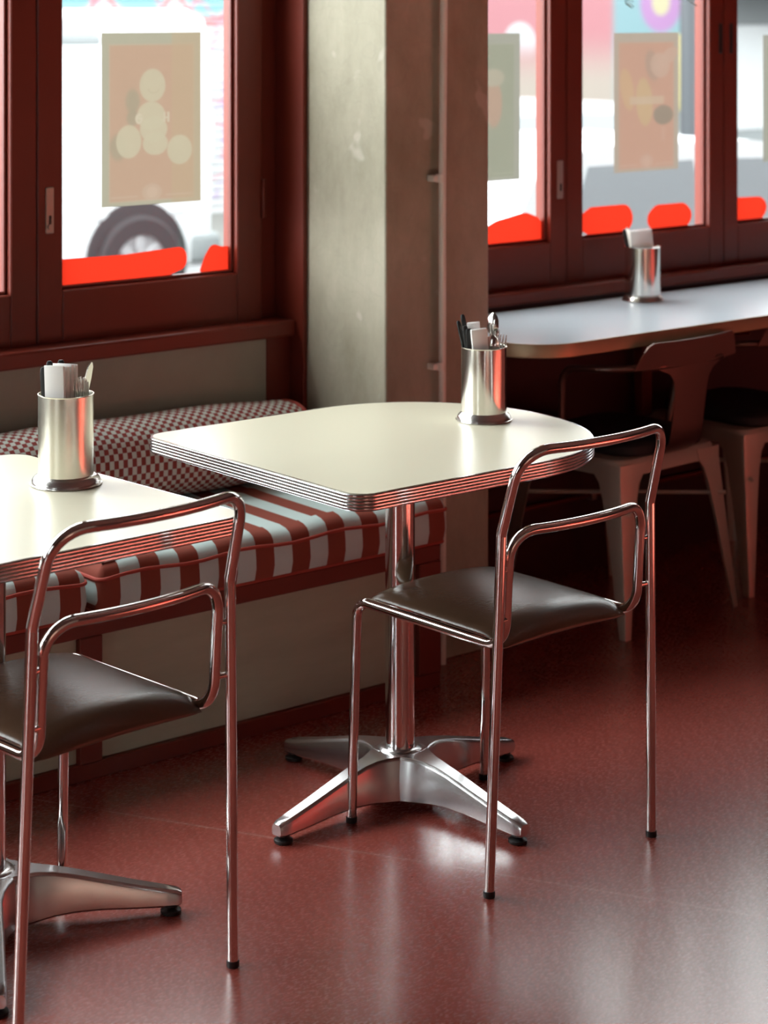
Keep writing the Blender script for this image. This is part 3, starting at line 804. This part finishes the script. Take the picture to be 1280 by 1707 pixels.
# ---------------------------------------------------------------- steel armchairs at the counter
def steel_chair(label, loc, rotz):
    root = thing('steel_armchair', label, 'chair', loc, rotz, 'steel armchairs at the counter')
    zt = .455
    q = MB(); sq = fillet([(-.206, -.176, 0), (.206, -.176, 0), (.206, .190, 0), (-.206, .190, 0)], [.05] * 4, 6, True)
    q.loft([[(p.x * k, p.y * k, z) for p in sq] for k, z in ((1.03, zt - .045), (1.03, zt - .012), (1.0, zt - .002), (.96, zt))]); q.build('seat', M['galv'], root)
    q = MB(); sq2 = fillet([(-.172, -.180, 0), (.172, -.180, 0), (.172, .180, 0), (-.172, .180, 0)], [.07] * 4, 6, True)
    q.loft([[(p.x * k, p.y * k, z) for p in sq2] for k, z in ((.97, zt + .0005), (1.0, zt + .008), (1.0, zt + .026), (.95, zt + .038), (.8, zt + .044), (.4, zt + .047))])
    pad = q.build('seat_pad', M['black_pad'], root)
    for sx in (-1, 1):
        for sy in (-1, 1):
            q = MB(); rings = []
            for z, w in ((zt - .012, .105), (zt - .045, .092), (zt - .065, .076), (zt - .11, .064), (.25, .050), (.12, .036), (.0, .022)):
                t = 1 - z / (zt - .045) if z < zt - .045 else 0
                cx, cy = sx * (.212 + .028 * t), (-.183 - .042 * t) if sy < 0 else (.197 + .026 * t); th = .003
                c = .012
                rings.append([(cx - sx * w, cy, z), (cx - sx * c, cy, z), (cx - sx * .003, cy - sy * .003, z), (cx, cy - sy * c, z), (cx, cy - sy * w, z),
                              (cx - sx * th, cy - sy * w, z), (cx - sx * th, cy - sy * (c + .001), z), (cx - sx * (th + .003), cy - sy * (th + .003), z), (cx - sx * (c + .001), cy - sy * th, z), (cx - sx * w, cy - sy * th, z)])
            q.loft(rings, True, True); q.build('leg', M['galv'], root, angle=50)
    for a, bb in (((-.205, -.205, .32), (.205, .205, .32)), ((.205, -.205, .315), (-.205, .205, .315))):
        q = MB(); q.tube([a, bb], .006, 8); q.build('cross_brace', M['galv'], root)
    # arm tube round the back
    P = [(-.218, .02, zt - .03), (-.258, -.02, .690), (-.250, -.17, .700), (-.13, -.252, .705), (.13, -.252, .705), (.250, -.17, .700), (.258, -.02, .690), (.218, .02, zt - .03)]
    q = MB(); q.tube(resample(fillet(P, [0, .055, .10, .12, .12, .10, .055, 0], 10), .03), .0095, 12); q.build('arm_rail', M['dark_steel'], root)
    # back plate above the tube and central splat down to the seat
    def plate(outl, name):
        q = MB(); rings = []
        fr = []; bk = []
        for x, z in outl:
            lean = -.236 - (z - .70) * .16
            y = lean - .030 * (1 - (x / .2) ** 2)
            if z < .64: y = -.258 + (.64 - z) * .28 + (.03 if z < .47 else 0)
            fr.append((x, y + .0015, z)); bk.append((x, y - .0015, z))
        q.loft([bk, fr], True, True); return q.build(name, M['dark_steel'], root)
    up = [(-.215, .70), (-.199, .735), (-.182, .760), (-.165, .770)] + [(-.165 + .33 * i / 8, .770) for i in range(1, 8)] + [(.165, .770), (.182, .760), (.199, .735), (.215, .70)] + [(.215 - .43 * i / 10, .70) for i in range(1, 10)]
    plate(up, 'backrest')
    q = MB(); rings = []
    for z, hw in ((.703, .150), (.695, .130), (.680, .092), (.660, .074), (.630, .068), (.58, .066), (.53, .066), (.49, .068), (.465, .070), (.452, .070)):
        y = -.258 + max(0, .70 - z) * .12 + (.05 * ((.50 - z) / .05) ** 2 if z < .50 else 0)
        rings.append([(-hw + 2 * hw * i / 8, y + .030 * ((-hw + 2 * hw * i / 8) / .2) ** 2, z) for i in range(9)])
    bk = [[(x, y - .0025, z) for x, y, z in r] for r in rings]
    q.loft([r + [(x, y - .0025, z) for x, y, z in reversed(r)] for r in rings], True, True)
    q.build('back_splat', M['dark_steel'], root, angle=50)
    return root
s1 = steel_chair('dark steel armchair with splat back at the grey counter, nearest the column', (4.222, 4.108, 0), R(4))
s2 = copy_tree(s1); s2.location = (4.790, 4.165, 0); s2.rotation_euler = (0, 0, R(2))
s2['label'] = 'dark steel armchair at the grey counter, cut off by the right of the picture'

# ---------------------------------------------------------------- things on the window glass
def poly_decal(label, pts, rad):
    out = fillet([(x, z, 0) for x, z in pts], rad, 8, True)
    q = MB(); q.quad([(p.x, YG - .0036, p.y) for p in out])          # a film on the glass
    o = q.build('window_decal', M['decal'], smooth=False)
    return tag(o, label, 'decal', 'red painted shapes along the bottom of the glass')
zb = .9665
poly_decal('long red painted bar with a rounded end low on the left window glass', [(2.681, zb), (3.00, zb), (3.062, .985), (3.064, 1.040), (2.985, 1.036), (2.88, 1.031), (2.681, 1.033)], [0, .05, .026, .028, .1, .1, 0])
poly_decal('red painted shape in the right corner of the left window glass', [(3.100, zb + .002), (3.195, zb), (3.195, 1.030), (3.170, 1.030), (3.140, 1.040), (3.118, 1.01)], [.006, 0, 0, .03, .02, .04])
poly_decal('red painted lobe on the glass right beside the concrete column', [(4.04, zb), (4.312, zb), (4.312, 1.028), (4.245, 1.052), (4.12, 1.032), (4.04, .99)], [0, .012, .035, .06, .12, .03])
poly_decal('round red painted lobe on the middle right window, left of the counter holder', [(4.505, zb), (4.665, zb), (4.705, 1.0), (4.67, 1.050), (4.51, 1.050), (4.455, 1.02), (4.455, .99)], [.03, .03, .04, .04, .03, .008, .008])
poly_decal('round red painted lobe on the middle right window, right of the counter holder', [(4.765, zb), (4.935, zb), (4.965, 1.0), (4.925, 1.040), (4.79, 1.040), (4.748, 1.005)], [.03, .035, .03, .05, .05, .03])
poly_decal('red painted lobe on the far right window glass at the picture edge', [(5.134, zb), (5.285, zb), (5.318, 1.0), (5.29, 1.038), (5.134, 1.042)], [0, .03, .03, .05, 0])

def poster(name, label, x0, x1, z0, z1, paint):
    m, d, t = translucent_mat(name, (.3, .2, .15), (.3, .2, .15), .8)
    S = SN(m); x, y, z = S.xyz()
    hw, hh = (x1 - x0) / 2, (z1 - z0) / 2
    c = paint(S, x, z, hw, hh)
    c = S.mix(.30, S.gain(c, .78), (.130, .108, .088))  # pale veil of the glass mixed into the print colour
    m.node_tree.links.new(c, t.inputs[0]); m.node_tree.links.new(S.mix(.5, c, (.5, .5, .5)), d.inputs[0])
    q = MB(); q.quad([(-hw, 0, -hh), (hw, 0, -hh), (hw, 0, hh), (-hw, 0, hh)])          # a sheet of paper
    o = q.build('poster', m, smooth=False, loc=((x0 + x1) / 2, YG - .0046, (z0 + z1) / 2))
    return tag(o, label, 'poster', 'paper posters taped to the windows')
def border(S, x, z, hw, hh, field, edge, line):
    c = S.mix(S.box(x, z, 0, -.01, hw * .86, hh * .915, .015), edge, line)
    return S.mix(S.box(x, z, 0, -.01, hw * .84, hh * .90, .012), c, field)
def crest(S, x, z, hw, hh, c, col):
    k = S.ell(x, z, 0, -hh * .86, hw * .20, hh * .10, .1)
    c = S.mix(S.math('MULTIPLY', k, .6), c, col)
    k = S.ell(x, z, 0, -hh * .86, hw * .11, hh * .065, .15)
    c = S.mix(S.math('MULTIPLY', k, .5), c, (col[0] * 1.12, col[1] * 1.1, col[2] * 1.1))
    for s in (-1, 1):
        k = S.box(x, z, s * hw * .55, -hh * .90, hw * .27, hh * .012, .2)
        c = S.mix(S.math('MULTIPLY', k, .6), c, col)
    return c
def paint_balls(S, x, z, hw, hh):
    g = .55
    fld = (.195, .115, .075); edg = (.155, .145, .105); ball = (.215, .185, .125); shd = (.125, .105, .068)
    c = border(S, x, z, hw, hh, fld, edg, (.19, .15, .105))
    c = S.mix(S.math('MULTIPLY', S.step(x, hw * .38, hw * .42), .6), c, (.19, .13, .075))
    U, V = lambda px: (px - 530) / 297 * hw, lambda py: -(py - 705) / 508 * hh
    for px, py, a, b in ((415, 600, 42, 70), (330, 868, 50, 75), (415, 700, 35, 45)):
        c = S.mix(S.math('MULTIPLY', S.ell(x, z, U(px), V(py), a / 297 * hw, b / 508 * hh, .3), .8), c, shd)
    for px, py, a, b in ((550, 855, 75, 68), (540, 770, 82, 75), (525, 690, 84, 84), (533, 510, 77, 98), (392, 838, 74, 98), (697, 898, 75, 88)):
        c = S.mix(S.math('MULTIPLY', S.ell(x, z, U(px), V(py), a / 297 * hw, b / 508 * hh, .06), .9), c, ball)
    # smile printed on the top bun
    ring = S.math('SUBTRACT', S.ell(x, z, U(540), V(522), 38 / 297 * hw, 38 / 508 * hh, .08), S.ell(x, z, U(540), V(522), 30 / 297 * hw, 30 / 508 * hh, .08))
    low = S.step(z, V(524), V(532))
    low = S.math('SUBTRACT', 1.0, S.step(z, V(534), V(524)))
    c = S.mix(S.math('MULTIPLY', S.math('MAXIMUM', 0.0, S.math('MULTIPLY', ring, low)), .5), c, (.18, .14, .09))
    # pale reversed lettering across the stack, only its end letters can be read
    for px, py, a, b, hole in ((452, 705, 22, 32, True),):
        c = S.mix(S.ell(x, z, U(px), V(py), a / 297 * hw, b / 508 * hh, .1), c, (.24, .20, .145))
        c = S.mix(S.ell(x, z, U(px), V(py + 10), 9 / 297 * hw, 9 / 508 * hh, .2), c, ball)
        c = S.mix(S.ell(x, z, U(px + 12), V(py - 12), 12 / 297 * hw, 5 / 508 * hh, .2), c, ball)
    for px in (605, 628):
        c = S.mix(S.box(x, z, U(px), V(700), 7 / 297 * hw, 30 / 508 * hh, .1), c, (.23, .19, .135))
    c = S.mix(S.box(x, z, U(616), V(703), 16 / 297 * hw, 5 / 508 * hh, .1), c, (.23, .19, .135))
    return crest(S, x, z, hw, hh, c, (.215, .15, .11))
def paint_hand(S, x, z, hw, hh):
    fld = (.20, .098, .068); edg = (.16, .125, .10)
    c = border(S, x, z, hw, hh, fld, edg, (.185, .118, .088))
    U, V = lambda px: (px - 337) / 245 * hw, lambda py: -(py - 790) / 533 * hh
    c = S.mix(S.math('MULTIPLY', S.ell(x, z, U(380), V(510), 50 / 245 * hw, 120 / 533 * hh, .2, .3), .7), c, (.13, .085, .065))
    for px, py, a, b, r, col in ((190, 690, 48, 165, .22, (.215, .125, .065)), (320, 790, 62, 185, .1, (.21, .135, .068)), (440, 510, 75, 95, -.3, (.205, .125, .095)), (510, 440, 75, 55, .5, (.205, .125, .095))):
        c = S.mix(S.math('MULTIPLY', S.ell(x, z, U(px), V(py), a / 245 * hw, b / 533 * hh, .1, r), .85), c, col)
    c = S.mix(S.ell(x, z, U(465), V(895), 76 / 245 * hw, 76 / 533 * hh, .1), c, (.095, .068, .05))
    c = S.mix(S.math('MULTIPLY', S.box(x, z, U(340), V(778), 130 / 245 * hw, 30 / 533 * hh, .08), .8), c, (.215, .15, .105))
    c = S.mix(S.math('MULTIPLY', S.box(x, z, U(465), V(1040), 17 / 245 * hw, 55 / 533 * hh, .1), .5), c, (.215, .12, .09))
    return crest(S, x, z, hw, hh, c, (.215, .13, .10))
def paint_green(S, x, z, hw, hh):
    c = border(S, x, z, hw, hh, (.105, .112, .082), (.125, .125, .105), (.135, .135, .11))
    c = S.mix(S.ell(x, z, hw * .30, hh * .05, hw * .22, hh * .32, .15), c, (.17, .105, .075))
    c = S.mix(S.ell(x, z, hw * .30, hh * .40, hw * .28, hh * .12, .2), c, (.16, .14, .105))
    return crest(S, x, z, hw, hh, c, (.13, .135, .10))
poster('poster_buns', 'orange poster with stacked pale buns taped on the left window', 2.808, 3.105, 1.152, 1.584, paint_balls)
poster('poster_green', 'grey green poster half hidden by the concrete column', 3.930, 4.222, 1.148, 1.571, paint_green)
poster('poster_hand', 'orange poster with yellow fruit on the middle right window', 4.609, 4.892, 1.146, 1.568, paint_hand)
poster('poster_green_b', 'dark green poster at the right edge of the picture', 5.290, 5.575, 1.148, 1.556, paint_green)

# trailing plant hanging by the right windows (only the leaf tips reach the picture)
hp = thing('hanging_plant', 'leaf tips of a plant hanging at the top of the right window', 'plant', (4.50, 4.25, 2.3))
q = MB(); q.lathe([(.0, 0), (.07, 0), (.095, .13), (.10, .15), (.088, .15), (.08, .13), (0, .13)], seg=28, caps=False); q.build('pot', M['terracotta'], hp)
q = MB(); q.tube([(-.09, 0, .14), (0, 0, .87)], .002, 6); q.tube([(.09, 0, .14), (0, 0, .87)], .002, 6); q.build('hanger', M['black_plastic'], hp)
rnd = random.Random(3)
lv = MB(); st = MB()
for k in range(9):
    a = k * 2 * PI / 9 + .3; ln = (.62, .53, .660, .45, .656, .5, .60, .653, .57)[k]
    pts = [Vector((.09 * math.cos(a) * f, .09 * math.sin(a) * f, .15 + .02 * math.sin(f * 3))) for f in (.4, .8, 1.05)]
    pts += [Vector((.105 * math.cos(a) + .01 * math.sin(5 * f + k), .105 * math.sin(a) + .01 * math.cos(4 * f), .13 - (ln + .13 - .02) * f)) for f in (.2, .4, .6, .8, 1)]
    st.tube(pts, .0016, 6)
    for j in range(26):
        f = rnd.random(); p = pts[3].lerp(pts[-1], f) if j else pts[-1]
        d = Vector((rnd.uniform(-1, 1), rnd.uniform(-1, 1), -.7)).normalized(); sd = d.cross(Vector((0, 0, 1))).normalized(); L = rnd.uniform(.022, .034)
        lv.loft([[p + d * L * u + sd * wd * L, p + d * L * u + Vector((0, 0, .002)), p + d * L * u - sd * wd * L, p + d * L * u - Vector((0, 0, .001))] for u, wd in ((0, .05), (.3, .26), (.6, .22), (1, .02))])
st.build('stems', M['leaf'], hp); lv.build('leaves', M['leaf'], hp)

# ---------------------------------------------------------------- the rest of the room, behind the camera (seen in the chrome)
bar = thing('bar_counter', 'red bar counter behind the camera, seen only in reflections', 'counter', (7.4, -1.6, 0))
M['bar_red'] = mat('bright_red_bar_front', (.30, .02, .014), .4)
q = MB(); q.box(-1.8, .7, -.6, 0, 0, 1.02, .01); q.build('bar_front', M['bar_red'], bar, smooth=False)
q = MB(); q.box(-1.85, .75, -.65, .06, 1.02, 1.06, .008); q.build('bar_top', M['counter_top'], bar, smooth=False)
nm = bpy.data.materials.new('red_neon'); nm.use_nodes = True
nb = nm.node_tree.nodes['Principled BSDF']; nb.inputs['Base Color'].default_value = (.8, .05, .03, 1)
nb.inputs['Emission Color'].default_value = (1, .06, .025, 1); nb.inputs['Emission Strength'].default_value = 14
q = MB(); q.tube([(-1.8, .035, .985), (.7, .035, .985)], .014, 12); ne = q.build('neon_tube', nm, bar)

# ---------------------------------------------------------------- the street outside
ST = -.50
struct('ground_side_street', MB().box(-30, -4.12, -30, 4.6, ST - .2, ST + .1), M['pavement'])
struct('ground_street', MB().box(-30, 60, 4.6, 60, ST - .2, ST), M['asphalt'])
struct('ground_pavement', MB().box(-30, 60, 14.6, 17.0, ST, ST + .13), M['pavement'])
struct('ground_kerb', MB().box(-30, 60, 4.601, 6.6, ST, ST + .13), M['pavement'])

def wheel(root, x, y, r, side=-1):
    q = MB(); q.lathe([(r * .60, -.09), (r * .93, -.10), (r, -.075), (r, .075), (r * .93, .10), (r * .60, .09)], seg=40, caps=False)
    q.xf(Matrix.Translation((x, y, r)) @ Matrix.Rotation(R(90), 4, 'X')); wh = q.build('wheel', M['tire'], root)
    q = MB(); q.lathe([(0, .06), (r * .2, .075), (r * .22, .05), (r * .58, .06), (r * .64, .085), (r * .64, .0), (0, 0)], seg=40, caps=False)
    for k in range(7):
        a = 2 * PI * k / 7
        q.box(-.035, .035, r * .15, r * .60, .04, .082, .008, 1, Matrix.Rotation(a, 4, 'Z'))
    q.xf(Matrix.Translation((x, y, r)) @ Matrix.Rotation(R(90), 4, 'X')); q.build('hub_cap', M['hub'], wh)

def van(label, loc):
    """side on, rear end at +x"""
    root = thing('panel_van', label, 'van', loc)
    L, W, H = 4.9, 1.8, 2.12
    prof = [(-4.32, .30), (.60, .28), (.66, .42), (.66, 1.0), (.64, 1.85), (.60, 2.05), (.45, H), (-2.6, H), (-3.1, 1.96), (-3.65, 1.15), (-4.3, .95), (-4.38, .6)]
    rings = []
    for y, ins in ((0, .06), (.02, .02), (.06, 0), (W - .06, 0), (W - .02, .02), (W, .06)):
        cx, cz = -1.9, 1.15
        rings.append([(x - math.copysign(ins, x - cx), y, z - math.copysign(ins, z - cz)) for x, z in prof])
    q = MB(); q.loft(rings); q.build('body', M['car_white'], root, angle=35)
    for x0, x1 in ((-2.2, -1.3), (-1.2, -.30)):
        o_ = fillet([(x0, 1.94, 0), (x1, 1.94, 0), (x1, 2.055, 0), (x0, 2.055, 0)], [.03] * 4, 5, True)
        q = MB(); q.loft([[(p.x, -.006, p.y) for p in o_], [(p.x, .05, p.y) for p in o_]]); g = q.build('side_window', M['hub'], root)
        q = MB(); q.box(x0, x1, -.012, .04, 1.875, 1.935, .01); q.build('window_seal', M['store_grey'], g)
    for x in (0, -3.25):
        q = MB(); q.lathe([(0, 0), (.41, 0), (.43, .02), (.41, .04), (0, .04)], seg=40, caps=False)
        q.xf(Matrix.Translation((x, -.0, .36)) @ Matrix.Rotation(R(-90), 4, 'X') @ Matrix.Translation((0, 0, -.012))); q.build('wheel_arch', M['tire'], root)
        wheel(root, x, .030, .34)
    q = MB(); q.box(.44, .72, -.015, W + .015, .30, .52, .05, 3); q.build('bumper', M['store_grey'], root)
    q = MB(); q.box(.60, .655, -.006, .10, 1.0, 1.4, .02); q.build('tail_light', M['car_silver'], root)
    q = MB(); q.box(-4.0, .4, -.008, .0, .66, .70, .004); q.build('side_moulding', M['car_silver'], root)
    return root
van('white van parked across the street outside the left window', (8.14, 12.6, ST))

def car(label, loc, paint, rotz=0, flip=False):
    root = thing('parked_car', label, 'car', loc, rotz, 'cars parked outside the right windows')
    L, W = 4.3, 1.75
    low = [(-2.15, .30), (2.12, .30), (2.16, .55), (2.05, .86), (1.2, .95), (-.3, .96), (-1.95, .95), (-2.12, .80), (-2.18, .55)]
    q = MB(); rings = []
    for y, ins in ((0, .10), (.03, .03), (.10, 0), (W - .10, 0), (W - .03, .03), (W, .10)):
        rings.append([(x - math.copysign(ins, x), y, z - math.copysign(ins * .6, z - .6)) for x, z in low])
    q.loft(rings); q.build('body', paint, root, angle=35)
    cab = [(-1.85, .93), (1.15, .93), (.35, 1.42), (.05, 1.46), (-1.05, 1.47), (-1.45, 1.40)]
    q = MB(); rings = []
    for y, ins, dz in ((.10, .0, 0), (.16, .0, 0), (W - .16, 0, 0), (W - .10, 0, 0)):
        rings.append([(x, y + (.13 * (1 if y < W / 2 else -1) * (z - .93) / .5), z) for x, z in cab])
    q.loft(rings); q.build('roof', paint, root, angle=35)
    for pts in ([(-1.42, .97), (-.42, .97), (-.42, 1.38), (-1.15, 1.38)], [(-.34, .97), (.92, .97), (.30, 1.36), (-.34, 1.38)]):
        q = MB(); q.loft([[(x, .092 + .13 * (z - .93) / .5 , z) for x, z in pts], [(x, .13 + .13 * (z - .93) / .5, z) for x, z in pts]]); q.build('side_window', M['car_glass'], root)
    q = MB(); q.loft([[(1.11, y, .965), (.42, y + s * .12, 1.40), (.40, y + s * .12, 1.38), (1.05, y, .95)] for y, s in ((.17, 1), (W - .17, -1))]); q.build('windscreen', M['car_glass'], root)
    for x in (-1.32, 1.35): 
        wheel(root, x, .045, .31)
        q = MB(); q.lathe([(0, 0), (.37, 0), (.38, .02), (.37, .03), (0, .03)], seg=36, caps=False)
        q.xf(Matrix.Translation((x, -.004, .34)) @ Matrix.Rotation(R(-90), 4, 'X')); q.build('wheel_arch', M['tire'], root)
    q = MB(); q.box(1.98, 2.13, .08, .42, .62, .76, .03); q.build('headlight', M['glass'], root)
    return root
car('silver car parked nearest, outside the middle right window', (8.35, 7.0, ST), M['car_silver'])
car('pale car parked in the second row outside the right windows', (10.9, 10.5, ST), M['car_pale'])
car('pale car parked outside the far right window', (13.6, 7.6, ST), M['car_pale'])

# buildings over the street
def shutter_building():
    root = thing('shuttered_shop', 'white shop shutter with painted pink scallops outside the left window', 'building', (9.0, 17.0, ST))
    m = mat('painted_shutter', (.36, .36, .37), .7); S = SN(m); nt = m.node_tree; x, y, z = S.xyz()
    # scallops: pink outline, teal between them at the top
    f = S.math('SUBTRACT', S.math('FRACT', S.math('DIVIDE', S.math('ADD', x, 40.0), .80)), .5)
    edge = S.math('ADD', 1.98, S.math('MULTIPLY', S.math('MULTIPLY', f, f), 1.3))
    d = S.math('SUBTRACT', z, edge)
    c = S.mix(S.step(d, .02, .10), (.36, .36, .37), (.16, .30, .33))
    c = S.mix(S.step(S.math('ABSOLUTE', d), .05, .025), c, (.40, .14, .15))
    n = nt.nodes.new('ShaderNodeTexNoise'); n.inputs['Scale'].default_value = 1.6; n.inputs['Detail'].default_value = 1
    tc = nt.nodes.new('ShaderNodeTexCoord'); nt.links.new(tc.outputs['Object'], n.inputs[0])
    k = S.step(S.math('ABSOLUTE', S.math('SUBTRACT', n.outputs[0], .55)), .02, .008)
    c = S.mix(S.math('MULTIPLY', k, .8), c, (.38, .16, .20))
    n2 = nt.nodes.new('ShaderNodeTexNoise'); n2.inputs['Scale'].default_value = 2.3; nt.links.new(tc.outputs['Object'], n2.inputs[0])
    k = S.math('MULTIPLY', S.step(S.math('ABSOLUTE', S.math('SUBTRACT', n2.outputs[0], .5)), .02, .008), S.step(z, 1.9, 1.5))
    c = S.mix(S.math('MULTIPLY', k, .7), c, (.24, .14, .32))
    nt.links.new(c, nt.nodes['Principled BSDF'].inputs['Base Color'])
    q = MB(); prof = []
    rows = 40
    for i in range(rows):
        z0 = .1 + i * .08
        prof += [(0, z0), (-.018, z0 + .02), (-.018, z0 + .06), (0, z0 + .08)]
    q.loft([[(xx, yy, zz) for yy, zz in prof] for xx in (-6, 3.2)], False, False); q.build('roller_shutter', m, root, smooth=False)
    q = MB(); q.box(-6.2, 3.4, .02, 4, 0, 3.6); q.build('wall', M['awning'], root, smooth=False)
shutter_building()
def mural_building():
    root = thing('mural_building', 'pink painted building with a white bubble mural outside the right windows', 'building', (16.5, 17.2, ST))
    m = mat('pink_mural', (.24, .09, .10), .7); S = SN(m); nt = m.node_tree; x, y, z = S.xyz()
    tc = nt.nodes.new('ShaderNodeTexCoord'); v = nt.nodes.new('ShaderNodeTexVoronoi'); v.inputs['Scale'].default_value = 1.3; nt.links.new(tc.outputs['Object'], v.inputs[0])
    c = S.mix(S.step(z, 1.2, 1.9), (.25, .21, .18), (.27, .105, .12))
    c = S.mix(S.math('MULTIPLY', S.step(v.outputs['Distance'], .42, .38), S.step(z, 1.5, 1.8)), c, (.32, .31, .32))
    k = S.step(x, 1.0, 1.15)
    c2 = S.mix(S.step(v.outputs['Distance'], .5, .4), (.12, .20, .22), (.22, .11, .23))
    c2 = S.mix(S.step(v.outputs['Distance'], .22, .18), c2, (.29, .26, .16))
    c2 = S.mix(S.step(z, 1.7, 1.4), c2, (.2, .21, .2))
    c = S.mix(k, c, c2)
    nt.links.new(c, nt.nodes['Principled BSDF'].inputs['Base Color'])
    q = MB(); q.box(-3.9, 2.9, 0, 4, 0, 4.2); q.build('wall', m, root, smooth=False)
    q = MB(); q.box(1.85, 2.25, -.03, .02, .9, 1.8, .01); q.build('poster_board', M['mural_yellow'], root, smooth=False)
mural_building()
def corner_shop():
    root = thing('corner_shop', 'grey shopfront under a white awning at the far right', 'building', (23.1, 17.5, ST))
    q = MB(); q.box(-3.6, 9, 0, 4, 0, 4.2); q.build('wall', M['store_grey'], root, smooth=False)
    for i in range(6):
        q = MB(); q.box(-3.4 + i * 1.5, -2.2 + i * 1.5, -.03, .03, .6, 1.9, .01); q.build('shop_window', M['car_silver'], root, smooth=False)
    q = MB(); q.loft([[(x, 0, 2.75), (x, 0, 2.65), (x, -1.5, 2.12), (x, -1.5, 2.20)] for x in (-3.6, 9)]); q.build('awning', M['awning'], root, smooth=False)
    q = MB(); q.box(-3.6, 9, -1.53, -1.50, 1.98, 2.2); q.build('awning_band', M['awning_blue'], root, smooth=False)
corner_shop()
sp = thing('street_pole', 'grey street pole standing behind the middle right window', 'pole', (15.25, 13.9, ST))
q = MB(); q.lathe([(.11, 0), (.11, .15), (.10, .2), (.09, 6)], seg=20); q.build('shaft', M['pole'], sp)
q = MB(); q.lathe([(.15, 0), (.15, .05), (.0, .05)], seg=20, caps=False); q.build('base_plate', M['pole'], sp)
